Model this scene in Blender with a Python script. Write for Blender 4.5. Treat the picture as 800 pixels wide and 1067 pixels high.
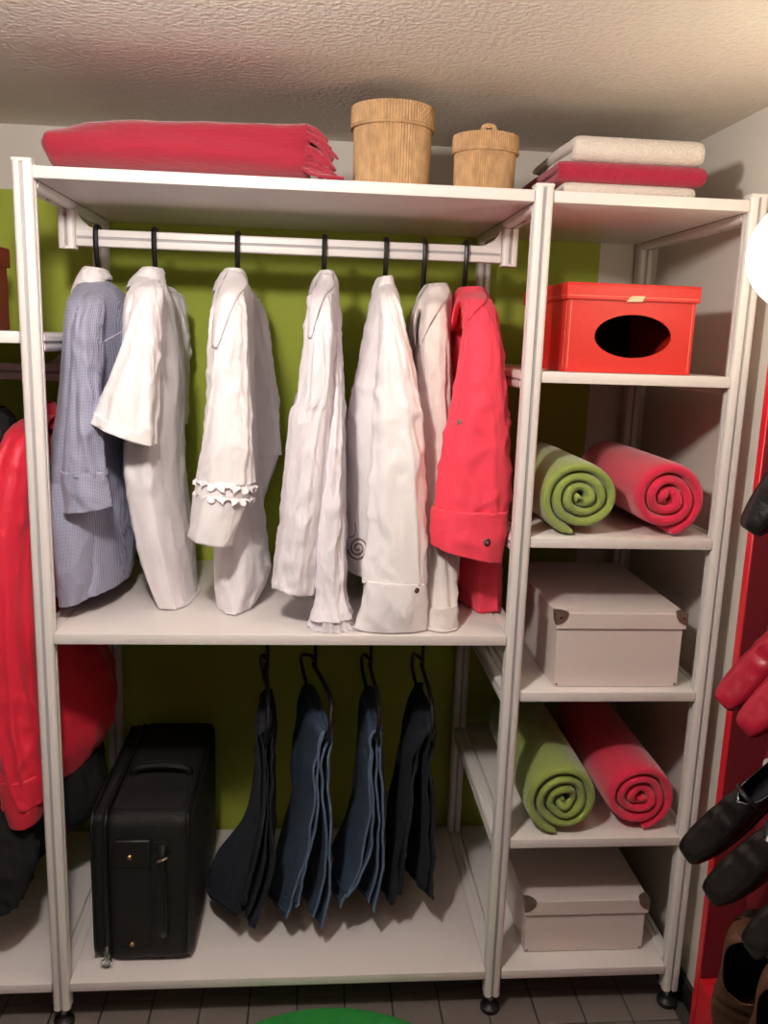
import bpy, bmesh, math, random
from mathutils import Vector, Matrix, noise
from mathutils.bvhtree import BVHTree
R = random.Random(7)
for o in list(bpy.data.objects): bpy.data.objects.remove(o)
S = bpy.context.scene
COL = S.collection
PI = math.pi

# ------------------------------------------------------------------ camera
FPX = 889.9
CAM = Vector((0.5251, -1.6715, 1.496)); PITCH, ROLL, YAW = 0.1977, 0.0332, 0.0858
fw = Vector((math.sin(YAW)*math.cos(PITCH), math.cos(YAW)*math.cos(PITCH), -math.sin(PITCH)))
rt = Vector((math.cos(YAW), -math.sin(YAW), 0)); up = rt.cross(fw)
cr = rt*math.cos(ROLL) + up*math.sin(ROLL); cu = up*math.cos(ROLL) - rt*math.sin(ROLL)
cd = bpy.data.cameras.new('camera'); co = bpy.data.objects.new('camera', cd); COL.objects.link(co)
cd.sensor_fit = 'HORIZONTAL'; cd.sensor_width = 36.0; cd.lens = FPX/800*36.0
cd.clip_start = 0.02
co.matrix_world = Matrix(((cr.x, cu.x, -fw.x, CAM.x), (cr.y, cu.y, -fw.y, CAM.y), (cr.z, cu.z, -fw.z, CAM.z), (0, 0, 0, 1)))
S.camera = co

def at(u, v, ax, val):
    """point of the sight line through a photo pixel on the plane axis = val"""
    d = fw + cr*((u-400)/FPX) - cu*((v-533.5)/FPX)
    return CAM + d*((val-CAM[ax])/d[ax])
def W(u, v, y): return at(u, v, 1, y)

# ------------------------------------------------------------------ world, exposure
w = bpy.data.worlds.new('world'); S.world = w; w.use_nodes = True
w.node_tree.nodes['Background'].inputs[0].default_value = (1, .93, .85, 1)
w.node_tree.nodes['Background'].inputs[1].default_value = 0.005
S.view_settings.view_transform = 'Standard'; S.view_settings.look = 'None'
S.view_settings.exposure = 0.17; S.view_settings.gamma = 1.0; S.view_settings.use_curve_mapping = False
LAMP_POWER = 400.0        # emission of the ceiling globe
LAMP_POS = (0.26, -0.90, 1.893)
LAMP_R = .05
GLOBE_POWER = 8.0        # emission of the wall globe

# ------------------------------------------------------------------ materials
def c(r, g, b):
    f = lambda v: (v/255/12.92) if v/255 <= .04045 else ((v/255+.055)/1.055)**2.4
    return (f(r), f(g), f(b), 1)
def mat(name, col, rough=.6, bump=0, bscale=60, metal=0, sheen=0, var=0, vscale=8, stretch=None, spec=.5, coat=0, bdist=.004, bdet=3):
    m = bpy.data.materials.new(name); m.use_nodes = True; nt = m.node_tree; b = nt.nodes['Principled BSDF']
    b.inputs['Base Color'].default_value = col; b.inputs['Roughness'].default_value = rough
    b.inputs['Metallic'].default_value = metal; b.inputs['Specular IOR Level'].default_value = spec
    if sheen: b.inputs['Sheen Weight'].default_value = sheen; b.inputs['Sheen Roughness'].default_value = .5
    if coat: b.inputs['Coat Weight'].default_value = coat
    tc = nt.nodes.new('ShaderNodeTexCoord'); src = tc.outputs['Object']
    if stretch:
        mp = nt.nodes.new('ShaderNodeMapping'); mp.inputs['Scale'].default_value = stretch
        nt.links.new(src, mp.inputs[0]); src = mp.outputs[0]
    if bump:
        n = nt.nodes.new('ShaderNodeTexNoise'); n.inputs['Scale'].default_value = bscale; n.inputs['Detail'].default_value = bdet
        nt.links.new(src, n.inputs['Vector'])
        bp = nt.nodes.new('ShaderNodeBump'); bp.inputs['Strength'].default_value = bump; bp.inputs['Distance'].default_value = bdist
        nt.links.new(n.outputs[0], bp.inputs['Height']); nt.links.new(bp.outputs[0], b.inputs['Normal'])
    if var:
        n2 = nt.nodes.new('ShaderNodeTexNoise'); n2.inputs['Scale'].default_value = vscale; n2.inputs['Detail'].default_value = 4
        nt.links.new(src, n2.inputs['Vector'])
        mx = nt.nodes.new('ShaderNodeMix'); mx.data_type = 'RGBA'
        mx.inputs[6].default_value = tuple(v*(1-var) for v in col[:3])+(1,)
        mx.inputs[7].default_value = tuple(min(1, v*(1+var)) for v in col[:3])+(1,)
        nt.links.new(n2.outputs[0], mx.inputs[0]); nt.links.new(mx.outputs[2], b.inputs['Base Color'])
    return m
def emit(name, col, s):
    m = bpy.data.materials.new(name); m.use_nodes = True; nt = m.node_tree; b = nt.nodes['Principled BSDF']
    b.inputs['Base Color'].default_value = (.9, .9, .85, 1)
    b.inputs['Emission Color'].default_value = col; b.inputs['Emission Strength'].default_value = s
    return m
M = dict(
    white=mat('white_lacquer', c(232, 226, 224), .38, var=.02, vscale=3),
    panel=mat('white_shelf_board', c(232, 224, 222), .42, var=.02, vscale=4),
    groove=mat('profile_slot', c(176, 172, 174), .6),
    ceiling=mat('rough_plaster', c(234, 224, 214), .95, bump=1.0, bscale=95, var=.04, vscale=60),
    wallw=mat('white_plaster', c(222, 214, 205), .9, bump=.15, bscale=150),
    wallo=mat('taupe_plaster', c(92, 80, 72), .9, bump=.15, bscale=150),
    grout=mat('grout', c(60, 55, 52), .9),
    tile=mat('grey_tile', c(116, 107, 102), .45, var=.08, vscale=14, bump=.05, bscale=40),
    base=mat('dark_baseboard', c(38, 36, 38), .5),
    black=mat('black_plastic', c(14, 14, 16), .35),
    blackrub=mat('black_rubber', c(20, 20, 22), .5),
    chrome=mat('chrome', c(200, 200, 205), .2, metal=1),
    steel=mat('dark_metal', c(150, 130, 118), .45, metal=.7),
    brass=mat('brass', c(190, 150, 95), .35, metal=1),
    blanket=mat('red_wool', c(156, 28, 50), .95, bump=.6, bscale=120, sheen=.3, var=.14, vscale=30, stretch=(.35, 1, 2.5)),
    towelw=mat('white_terry', c(226, 214, 205), .95, bump=1, bscale=220, sheen=.3),
    towelr=mat('crimson_terry', c(168, 22, 58), .95, bump=1, bscale=220, sheen=.25, var=.1, vscale=60),
    wicker=mat('woven_straw', c(190, 152, 110), .75, var=.5, vscale=70, stretch=(1, 1, .5)),
    redcard=mat('red_leatherette', c(212, 42, 36), .45, bump=.1, bscale=260),
    stitch=mat('pale_thread', c(240, 150, 120), .8),
    ivory=mat('ivory_tag', c(225, 205, 165), .5),
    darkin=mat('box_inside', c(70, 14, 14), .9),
    card=mat('white_card', c(226, 212, 208), .6, bump=.08, bscale=200),
    rollg=mat('green_fleece', c(140, 158, 74), .95, bump=.5, bscale=260, sheen=.4, var=.08, vscale=30),
    rollr=mat('raspberry_fleece', c(222, 34, 74), .95, bump=.5, bscale=260, sheen=.4, var=.08, vscale=30),
    cotton=mat('white_cotton', c(246, 240, 243), .85, bump=.75, bscale=24, bdist=.008, bdet=5, sheen=.15, stretch=(1, 1, .6)),
    crinkle=mat('crinkled_cotton', c(238, 231, 238), .88, bump=1, bscale=55, bdist=.008, bdet=5, sheen=.15, stretch=(1, 1, .35)),
    cream=mat('cream_cotton', c(228, 219, 216), .85, bump=.6, bscale=26, bdist=.008, bdet=5, sheen=.1, stretch=(1, 1, .5)),
    coral=mat('coral_cotton', c(250, 66, 92), .8, bump=.6, bscale=24, bdist=.008, bdet=5, sheen=.15, stretch=(1, 1, .7)),
    coatr=mat('red_coat_cloth', c(226, 34, 62), .55, bump=.7, bscale=18, bdist=.01, bdet=4, sheen=.15, stretch=(1, 1, .6)),
    coatb=mat('black_coat_cloth', c(17, 16, 19), .9, bump=.3, bscale=60),
    nylon=mat('black_nylon', c(10, 10, 13), .7, bump=.5, bscale=420),
    trim=mat('black_vinyl', c(15, 15, 17), .45),
    denim1=mat('dark_denim', c(24, 29, 42), .9, bump=.5, bscale=300, var=.2, vscale=25),
    denim2=mat('blue_denim', c(50, 64, 88), .9, bump=.5, bscale=300, var=.35, vscale=14),
    denim3=mat('mid_denim', c(56, 72, 98), .9, bump=.5, bscale=300, var=.35, vscale=14),
    denim4=mat('indigo_denim', c(20, 24, 38), .9, bump=.5, bscale=300, var=.2, vscale=25),
    denimp=mat('pale_denim', c(92, 110, 138), .9, bump=.5, bscale=300, var=.3, vscale=40),
    embro=mat('brown_thread', c(138, 112, 108), .8),
    cabr=mat('red_lacquer', c(214, 30, 46), .4),
    cabin=mat('burgundy_interior', c(116, 11, 26), .85),  # guessed tone for the cabinet's inner faces, darker red than its frame
    leatherb=mat('black_leather', c(22, 20, 20), .26, bump=.3, bscale=60, spec=.6),
    leatherr=mat('red_leather', c(158, 22, 46), .3, bump=.2, bscale=50, spec=.6),
    leathern=mat('brown_suede', c(80, 47, 25), .75, bump=.4, bscale=200, var=.2, vscale=20),
    lining=mat('shoe_lining', c(14, 14, 26), .8),
    insole=mat('pale_insole', c(150, 160, 165), .6),
    rug=mat('green_pile', c(40, 150, 62), .95, bump=1, bscale=300, var=.15, vscale=90),
    boxold=mat('brown_red_card', c(150, 50, 34), .6),
    peg=mat('white_plastic', c(226, 220, 215), .4),
)
# fine blue check for one shirt
def stripe_mat():
    m = mat('blue_check_cotton', c(160, 164, 192), .85, bump=.6, bscale=22, bdist=.008, bdet=4, sheen=.1, stretch=(1, 1, .6))
    nt = m.node_tree; b = nt.nodes['Principled BSDF']; tc = nt.nodes.new('ShaderNodeTexCoord')
    def wave(direction, scale):
        wv = nt.nodes.new('ShaderNodeTexWave'); wv.bands_direction = direction; wv.inputs['Scale'].default_value = scale
        wv.inputs['Distortion'].default_value = .4; wv.inputs['Detail Scale'].default_value = 2
        nt.links.new(tc.outputs['Object'], wv.inputs['Vector']); return wv
    a, d = wave('X', 120), wave('Z', 120)
    ad = nt.nodes.new('ShaderNodeMath'); ad.operation = 'MULTIPLY'
    nt.links.new(a.outputs[1], ad.inputs[0]); nt.links.new(d.outputs[1], ad.inputs[1])
    mx = nt.nodes.new('ShaderNodeMix'); mx.data_type = 'RGBA'
    mx.inputs[6].default_value = c(128, 130, 160); mx.inputs[7].default_value = c(208, 208, 222)
    nt.links.new(ad.outputs[0], mx.inputs[0]); nt.links.new(mx.outputs[2], b.inputs['Base Color'])
    return m
M['check'] = stripe_mat()
# back wall: green paint below 1.83 m and left of x = 1.262, white elsewhere
def backwall_mat():
    m = mat('green_and_white_paint', c(168, 180, 66), .8, bump=.15, bscale=150)
    nt = m.node_tree; b = nt.nodes['Principled BSDF']
    g = nt.nodes.new('ShaderNodeNewGeometry'); s = nt.nodes.new('ShaderNodeSeparateXYZ'); nt.links.new(g.outputs['Position'], s.inputs[0])
    lx = nt.nodes.new('ShaderNodeMath'); lx.operation = 'LESS_THAN'; lx.inputs[1].default_value = 1.265; nt.links.new(s.outputs[0], lx.inputs[0])
    lz = nt.nodes.new('ShaderNodeMath'); lz.operation = 'LESS_THAN'; lz.inputs[1].default_value = 1.83; nt.links.new(s.outputs[2], lz.inputs[0])
    mu = nt.nodes.new('ShaderNodeMath'); mu.operation = 'MULTIPLY'; nt.links.new(lx.outputs[0], mu.inputs[0]); nt.links.new(lz.outputs[0], mu.inputs[1])
    mx = nt.nodes.new('ShaderNodeMix'); mx.data_type = 'RGBA'
    mx.inputs[6].default_value = c(222, 214, 205); mx.inputs[7].default_value = c(168, 180, 66)
    nt.links.new(mu.outputs[0], mx.inputs[0]); nt.links.new(mx.outputs[2], b.inputs['Base Color'])
    return m
M['wallb'] = backwall_mat()

# ------------------------------------------------------------------ mesh helpers
class MB:
    def __init__(s): s.v = []; s.f = []
    def add(s, vs, fs):
        n = len(s.v); s.v += [Vector(p) for p in vs]; s.f += [tuple(i+n for i in f) for f in fs]; return s
    def box(s, x0, x1, y0, y1, z0, z1, bev=0, seg=2):
        bm = bmesh.new(); bmesh.ops.create_cube(bm, size=1)
        for v in bm.verts:
            v.co = Vector(((x0+x1)/2+v.co.x*(x1-x0), (y0+y1)/2+v.co.y*(y1-y0), (z0+z1)/2+v.co.z*(z1-z0)))
        if bev: bmesh.ops.bevel(bm, geom=bm.edges[:], offset=bev, segments=seg, affect='EDGES', profile=.5)
        bm.verts.index_update()
        s.add([v.co.copy() for v in bm.verts], [[v.index for v in f.verts] for f in bm.faces]); bm.free(); return s
    def grid(s, rows, closed=True, cap0=False, cap1=False):
        n = len(rows[0]); vs = [p for r in rows for p in r]; fs = []
        for i in range(len(rows)-1):
            for j in range(n if closed else n-1):
                k = (j+1) % n; fs.append((i*n+j, i*n+k, (i+1)*n+k, (i+1)*n+j))
        if cap0: fs.append(tuple(range(n-1, -1, -1)))
        if cap1: fs.append(tuple((len(rows)-1)*n+j for j in range(n)))
        return s.add(vs, fs)
    def tube(s, pts, r, n=8, caps=True):
        pts = [Vector(p) for p in pts]; rows = []; prev = None
        for i, p in enumerate(pts):
            t = (pts[min(i+1, len(pts)-1)]-pts[max(i-1, 0)]).normalized()
            if prev is None:
                a = Vector((0, 0, 1)) if abs(t.z) < .9 else Vector((1, 0, 0)); nrm = t.cross(a).normalized()
            else: nrm = (prev-t*prev.dot(t)).normalized()
            prev = nrm; bn = t.cross(nrm); rr = r[i] if isinstance(r, (list, tuple)) else r
            rows.append([p+(nrm*math.cos(2*PI*k/n)+bn*math.sin(2*PI*k/n))*rr for k in range(n)])
        return s.grid(rows, True, caps, caps)
    def lathe(s, prof, cx, cy, n=32, cap0=True, cap1=True):
        rows = [[Vector((cx+r*math.cos(2*PI*k/n), cy+r*math.sin(2*PI*k/n), z)) for k in range(n)] for r, z in prof]
        return s.grid(rows, True, cap0, cap1)
    def prism(s, poly, axis, a, b):
        def P(u, v, t): return {0: (t, u, v), 1: (u, t, v), 2: (u, v, t)}[axis]
        n = len(poly)
        return s.add([P(u, v, a) for u, v in poly]+[P(u, v, b) for u, v in poly],
                     [tuple(range(n)), tuple(range(2*n-1, n-1, -1))]+[(i, i+n, (i+1) % n+n, (i+1) % n) for i in range(n)])
    def build(s, name, m, parent=None, off=None, smooth=True, ang=40, loc=None, solid=0, weld=0):
        """off: world offset that is subtracted from the vertices (defaults to the root's place)"""
        if off is None:
            off = Vector((0, 0, 0)); q = parent
            while q is not None: off = off+Vector(q.location); q = q.parent
        me = bpy.data.meshes.new(name); me.from_pydata([tuple(v-off) for v in s.v], [], s.f)
        bm = bmesh.new(); bm.from_mesh(me)
        if weld: bmesh.ops.remove_doubles(bm, verts=bm.verts[:], dist=weld)
        bmesh.ops.recalc_face_normals(bm, faces=bm.faces[:]); bm.to_mesh(me); bm.free()
        me.materials.append(M[m] if isinstance(m, str) else m)
        if smooth:
            for p in me.polygons: p.use_smooth = True
            me.set_sharp_from_angle(angle=math.radians(ang))
        o = bpy.data.objects.new(name, me); COL.objects.link(o); o.parent = parent
        if loc is not None: o.location = loc
        if solid:
            md = o.modifiers.new('thickness', 'SOLIDIFY'); md.thickness = solid; md.offset = 0
        return o
def tag(o, label, cat, group=None):
    o['label'] = label; o['category'] = cat
    if group: o['group'] = group
    return o
def thing(name, label, cat, loc=(0, 0, 0), group=None):
    o = bpy.data.objects.new(name, None); COL.objects.link(o); o.location = loc; o.empty_display_size = .05
    return tag(o, label, cat, group)
def structure(o): o['kind'] = 'structure'; return o
def inst(o, parent, loc, name=None, rot=None):
    k = o.copy(); COL.objects.link(k); k.parent = parent; k.location = loc
    if rot: k.rotation_euler = rot
    return k
def cr_spline(rows, n):
    """resample rows (tuples of equal length) with Catmull-Rom"""
    out = []; m = len(rows)-1
    for i in range(n+1):
        t = i/n*m; k = min(int(t), m-1); u = t-k
        p0, p1, p2, p3 = rows[max(k-1, 0)], rows[k], rows[k+1], rows[min(k+2, m)]
        out.append(tuple(.5*((2*b)+(-a+d)*u+(2*a-5*b+4*d-e)*u*u+(-a+3*b-3*d+e)*u**3) for a, b, d, e in zip(p0, p1, p2, p3)))
    return out

# ------------------------------------------------------------------ room shell
XL, XR, YB, YF, ZC = -1.35, 1.42, 0.60, -2.75, 1.98
fl = structure(MB().box(XL-.1, XR+.1, YF-.1, YB+.1, -.06, -.006).build('floor', 'grout', smooth=False))
structure(MB().box(XL-.1, XR+.1, YF-.1, YB+.1, ZC, ZC+.08).build('ceiling', 'ceiling', smooth=False))
structure(MB().box(XL-.1, XR+.1, YB, YB+.1, -.05, ZC).build('wall_back', 'wallb', smooth=False))
structure(MB().box(XR, XR+.1, YF, YB, -.05, ZC).build('wall_right', 'wallw', smooth=False))
structure(MB().box(XL-.1, XL, YF, YB, -.05, ZC).build('wall_left', 'wallo', smooth=False))
structure(MB().box(XL-.1, XR+.1, YF-.1, YF, -.05, ZC).build('wall_front', 'wallo', smooth=False))
structure(MB().box(XR-.012, XR, -.16, YB-.014, 0, .058, .003).build('baseboard_right', 'base'))
structure(MB().box(XL, XR-.012, YB-.012, YB, 0, .058, .003).build('baseboard_back', 'base'))
TS = 0.109; TX0 = 0.293-4*TS*2
tile = MB().box(0, TS-.0035, 0, TS-.0035, -.0058, 0, .0012, 1).build('tile', 'tile', fl, off=Vector((0, 0, 0)), loc=(0, 0, 0))
first = True; far = MB()
nx = int((XR-.001-XL)/TS)+1
for i in range(-16, 12):
    for j in range(-31, 6):
        x, y = 0.293+i*TS, 0.06+j*TS
        if x < XL or x+TS > XR or y+TS > YB-.005 or y < YF: continue
        if -.35 < x < 1.45 and -.75 < y < .5:
            if first: tile.location = (x, y, 0); first = False
            else: inst(tile, fl, (x, y, 0))
        else: far.box(x, x+TS-.0035, y, y+TS-.0035, -.0058, 0)
far.build('tile_field', 'tile', fl, smooth=False)['kind'] = 'stuff'

# ------------------------------------------------------------------ lamps
t = thing('ceiling_lamp', 'lit white glass globe lamp hanging under the ceiling', 'lamp', (LAMP_POS[0], LAMP_POS[1], ZC))
sph = [(max(.001, LAMP_R*math.sin(PI*k/20)), LAMP_POS[2]-LAMP_R*math.cos(PI*k/20)) for k in range(21)]
MB().lathe(sph, LAMP_POS[0], LAMP_POS[1], 32).build('glass_globe', emit('lamp_glow', c(255, 247, 238), LAMP_POWER), t)
MB().lathe([(.05, ZC-.001), (.05, ZC-.02), (.02, ZC-.03), (.02, LAMP_POS[2]+LAMP_R-.006)], LAMP_POS[0], LAMP_POS[1], 24).build('mount', 'peg', t)
GX, GY = 1.318, -.40
GZ = at(840, 265, 1, GY).z
t = thing('wall_lamp', 'glowing round white globe lamp on the white wall above the red shoe cabinet', 'lamp', (XR, GY, GZ))
GR = .085
g0 = at(785, 265, 1, GY); GX = g0.x+GR*.985
sph = [(max(.001, GR*math.sin(PI*k/24)), GZ-GR*math.cos(PI*k/24)) for k in range(25)]
MB().lathe(sph, GX, GY, 40).build('glass_globe', emit('wall_lamp_glow', c(252, 248, 214), GLOBE_POWER), t)
MB().tube([(XR, GY, GZ), (XR-.012, GY, GZ), (XR-.0125, GY, GZ), (GX+GR-.006, GY, GZ)], [.05, .05, .03, .03], 24).build('mount', 'peg', t)

# ------------------------------------------------------------------ shelving unit
W1, W2, D = .95, .4188, .5589
X2 = W1+W2; XB = -.95
ZT, ZM, Z1, Z2, Z3, Z4, ZB, ZP = 1.7823, .9055, 1.4473, 1.1152, .7811, .4385, .112, 1.795
ZLS = 1.491
unit = thing('shelving_unit', 'white aluminium-profile open shelving unit with boards, rails and hanging rods', 'shelving unit', (0, 0, 0))
def prof(h, gw=.0035, gd=.0045, r=.0085):
    """square extrusion section of half size h: rounded corners, a slot in the middle of each face"""
    p = []
    for q in range(4):
        a = q*PI/2
        face = [(h, -h+r), (h, -gw), (h-gd, -gw), (h-gd, gw), (h, gw), (h, h-r)]
        arc = [(h-r+r*math.cos(b), h-r+r*math.sin(b)) for b in (PI/8, PI/4, 3*PI/8)]
        for x, y in face+arc: p.append((x*math.cos(a)-y*math.sin(a), x*math.sin(a)+y*math.cos(a)))
    return p
PH = .018
post_m = MB().prism(prof(PH), 2, .045, ZP-.006)
slot_m = MB()
for a in range(4):
    dx, dy = round(math.cos(a*PI/2)), round(math.sin(a*PI/2))
    q = PH-.0046
    slot_m.box(min(dx*q, dx*(q+.0004))-(.0033 if dx == 0 else 0), max(dx*q, dx*(q+.0004))+(.0033 if dx == 0 else 0),
               min(dy*q, dy*(q+.0004))-(.0033 if dy == 0 else 0), max(dy*q, dy*(q+.0004))+(.0033 if dy == 0 else 0), .046, ZP-.006)
cap_m = MB().box(-PH-.0006, PH+.0006, -PH-.0006, PH+.0006, ZP-.008, ZP, .004, 3)
foot_m = MB().lathe([(.021, 0), (.0225, .003), (.022, .011), (.012, .017), (.010, .022)], 0, 0, 24)
stem_m = MB().lathe([(.006, .02), (.006, .05)], 0, 0, 12)
p0 = post_m.build('post', 'white', unit, ang=30)
s0 = slot_m.build('slot', 'groove', p0, smooth=False); c0 = cap_m.build('end_cap', 'white', p0)
f0 = foot_m.build('levelling_foot', 'blackrub', p0); t0 = stem_m.build('foot_screw', 'chrome', p0)
posts = [(0, 0), (W1, 0), (X2, 0), (0, D), (W1, D), (X2, D), (XB, 0), (XB, D)]
for i, (x, y) in enumerate(posts):
    if i == 0: continue
    k = inst(p0, unit, (x, y, 0))
    for s in (s0, c0, f0, t0): inst(s, k, (0, 0, 0))
# side rails (front post to back post), slots on the two sides and below
rail_m = MB().prism([(x, z) for x, z in prof(PH, .003, .004)], 1, PH+.0005, D-PH-.0005)
rail0 = rail_m.build('side_rail', 'white', unit, ang=30)
rs = MB()
for dx in (-1, 1): rs.box(min(dx*(PH-.0042), dx*(PH-.0038)), max(dx*(PH-.0042), dx*(PH-.0038)), PH+.001, D-PH-.001, -.0028, .0028)
rs.box(-.0028, .0028, PH+.001, D-PH-.001, -PH+.0038, -PH+.0042)
rs0 = rs.build('slot', 'groove', rail0, smooth=False)
sc = MB()
sc.lathe([(.005, -PH-.0005), (.005, -PH+.003)], 0, .14, 12)
sc0 = sc.build('screw', 'steel', rail0)
rails = [(0, ZT), (0, ZM), (0, ZB), (0, ZLS), (W1, ZT), (W1, ZM), (W1, Z1), (W1, Z2), (W1, Z3), (W1, Z4), (W1, ZB),
         (X2, ZT), (X2, Z1), (X2, Z2), (X2, Z3), (X2, Z4), (X2, ZB), (XB, ZLS), (XB, ZB)]
for i, (x, z) in enumerate(rails):
    pos = (x, 0, z-PH-.001)
    if i == 0: rail0.location = pos
    else:
        k = inst(rail0, unit, pos); inst(rs0, k, (0, 0, 0)); inst(sc0, k, (0, 0, 0))
# boards
TH = .0215
def board(x0, x1, z, lab=None):
    o = MB().box(x0+PH+.001, x1-PH-.001, -.016, D+.012, z-TH, z, .0018, 2).build('shelf', 'panel', unit)
    return o
for a, b, z in [(0, W1, ZT), (0, W1, ZM), (0, W1, ZB), (W1, X2, ZT), (W1, X2, Z1), (W1, X2, Z2), (W1, X2, Z3), (W1, X2, Z4), (W1, X2, ZB), (XB, 0, ZLS), (XB, 0, ZB)]:
    board(a, b, z)
# hanging rods with brackets
YR = .27
def rod(x0, x1, zr, ztop, brk=True):
    h = .0175
    rp = [(YR+u*.62, zr+v) for u, v in prof(h, .003, .0045, .004)]
    o = MB().prism(rp, 0, x0+PH+.001, x1-PH-.001).build('hanging_rod', 'white', unit, ang=30)
    MB().box(x0+PH+.002, x1-PH-.002, YR-h*.62+.0027, YR-h*.62+.0031, zr-.0028, zr+.0028).build('slot', 'groove', o, smooth=False)
    if not brk: return o
    for sx, x in ((1, x0), (-1, x1)):
        m = MB(); zb = zr-.024
        m.prism([(x+u, YR+v) for u, v in prof(.0178)], 2, zb, ztop)
        b = m.build('rod_bracket', 'white', o, ang=30)
        MB().box(x-.0034, x+.0034, YR-.0178+.0042, YR-.0178+.0046, zb+.006, ztop-.004).build('slot', 'groove', b, smooth=False)
        g = [(x+sx*.0185, zr+.016)]+[(x+sx*.0185+sx*.05*(1-math.sin(q)), zr+.0165+.045*(1-math.cos(q))) for q in [PI/2*k/8 for k in range(9)]]
        gg = [(x+sx*.0185, zr+.0165), (x+sx*(.0185+.055), zr+.0165)]
        for k in range(1, 9):
            q = PI/2*k/8; gg.append((x+sx*(.0185+.055*(1-math.sin(q))), zr+.0165+.05*(1-math.cos(q))))
        MB().prism(gg, 1, YR-.004, YR+.004).build('gusset', 'white', b, ang=30)
        MB().tube([(x, YR-.0195, ztop-.012), (x, YR-.017, ztop-.012)], .004, 10).build('screw', 'steel', b)
    return o
ZR = 1.690
rod(0, W1, ZR, ZT-2*PH-.0015)
rod(XB, 0, 1.405, ZLS-2*PH-.0015)
ZRL = .815
rod(0, W1, ZRL, ZM-2*PH-.0015)

# ------------------------------------------------------------------ cloth lofts
def loft(rows, n=110, seg=88, exp=.9, fold=.0, k=5, ph=0, crinkle=.0, top0=.15, noise_seed=0, open_shape=None, wave=0):
    """rows: (pxL,pyL,pxR,pyR,y,halfdepth) in photo pixels on the plane y -> a hanging closed tube of cloth"""
    rr = cr_spline([tuple(W(r[0], r[1], r[4]))+tuple(W(r[2], r[3], r[4]))+(r[5],) for r in rows], n)
    out = []
    for i, r in enumerate(rr):
        v = i/n; L = Vector(r[0:3]); Q = Vector(r[3:6]); cc = (L+Q)/2; a = (Q-L)/2; hd = r[6]
        ring = []
        am = fold*(top0+(1-top0)*v)
        for j in range(seg):
            th = 2*PI*j/seg; cs, sn = math.cos(th), math.sin(th)
            ex = math.copysign(abs(cs)**exp, cs); ey = math.copysign(abs(sn)**exp, sn)
            f = 1+am*(math.sin(k*th+ph+1.3*v)+.6*math.sin((2*k+1)*th+2.1*ph-2*v))
            p = cc+a*ex*f+Vector((0, 1, 0))*hd*ey*(1+am*.5*math.sin((k+2)*th+ph))
            if crinkle:
                tw = .5*math.sin(v*3+noise_seed)
                q = Vector((math.cos(th+tw)*1.25+noise_seed, math.sin(th+tw)*1.25, v*1.5))
                dr = (1-2*abs(noise.noise(q)))**3
                nz = .7*dr+.9*noise.noise(q*1.5)
                w2 = Vector((p.x*13+noise_seed, p.y*13, p.z*17+p.x*11))
                cz = 1-abs(noise.noise(w2))*2.6
                nz += .8*max(0, cz)**2*max(0, noise.noise(Vector((p.z*5+noise_seed, th, 3)))+.35)
                nz += .10*noise.noise(Vector((p.x*30, p.y*30, p.z*20)))
                d = Vector((a.x*cs, hd*sn, 0))
                g1 = Vector((p.x*9+noise_seed, p.y*9+th*.6, p.z*10+p.x*7*math.sin(noise_seed)))
                g2 = Vector((p.x*21, p.y*21+noise_seed+th, p.z*19-p.x*13))
                env = .35+.65*max(0, min(1, .5+1.6*noise.noise(Vector((noise_seed, th*.7, v*3.2)))))
                fine_ = .55*max(0, 1-abs(noise.noise(g1))*4.2)+.34*max(0, 1-abs(noise.noise(g2))*4)
                if d.length > 1e-6: p = p+d.normalized()*(crinkle*nz*(.3+.7*min(1, v*4))+min(crinkle, .0075)*CREASE*fine_*env*min(1, v*6+.15))
            if wave: p = p+Vector((0, 0, wave*math.sin(3*th+ph)*max(0, v-.8)*5))
            ring.append(p)
        out.append(ring)
    return out
CREASE = 1.25
def cloth(name, rows, m, parent, solid=.0016, cap0=False, cap1=False, zmin=None, sub=0, **kw):
    rg = loft(rows, **kw)
    if zmin is not None:
        for r in rg:
            for p in r:
                if p.z < zmin: p.z = zmin+(p.z-zmin)*.02
    mb = MB().grid(rg, True, cap0, cap1)
    return mb.build(name, m, parent, ang=80, solid=solid), rg
def mirrored(name, rg, m, parent, yc=YR, dx=0):
    n_ = max(1, len(rg)-1)
    return MB().grid([[Vector((p.x+dx*(1 if n_ < 30 else min(1, i/n_*1.3)), 2*yc-p.y, p.z)) for p in r] for i, r in enumerate(rg)], True).build(name, m, parent, ang=80, solid=.0016)
def hanger(label, px, pyneck, skew=0, w=.13, drop=.105):
    """hook over the rod, neck, sloping shoulders"""
    x = W(px, 256, YR).x; zn = W(px, pyneck, YR).z-.012
    t = thing('clothes_hanger', label, 'hanger', (x, YR, zn), 'black hangers on the upper rod')
    zt = ZR+.0175+.0066
    pts = [(x, YR, zn-.012), (x, YR-.002, zn+.004)]
    pts += [(x, YR-.012, zn+(ZR-.03-zn)*.6), (x, YR-.0195, ZR-.018)]
    pts += [(x, YR-.019*math.cos(q), zt-.012+.0125*math.sin(q)) for q in [PI*k/10 for k in range(0, 11)]]
    pts += [(x, YR+.019, ZR-.004), (x, YR+.0178, ZR-.012)]
    pp = cr_spline(pts, 44)
    MB().tube(pp, .0056, 8).build('hook', 'black', t)
    sh = [(x, YR-w+.012, zn-drop-.006), (x, YR-w*.6, zn-drop*.55), (x, YR-w*.25, zn-.04), (x, YR, zn-.022), (x, YR+w*.25, zn-.04), (x, YR+w*.6, zn-drop*.55), (x, YR+w-.012, zn-drop-.006)]
    MB().tube(cr_spline(sh, 24), .006, 8).build('shoulder_bar', 'black', t)
    return t
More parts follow.
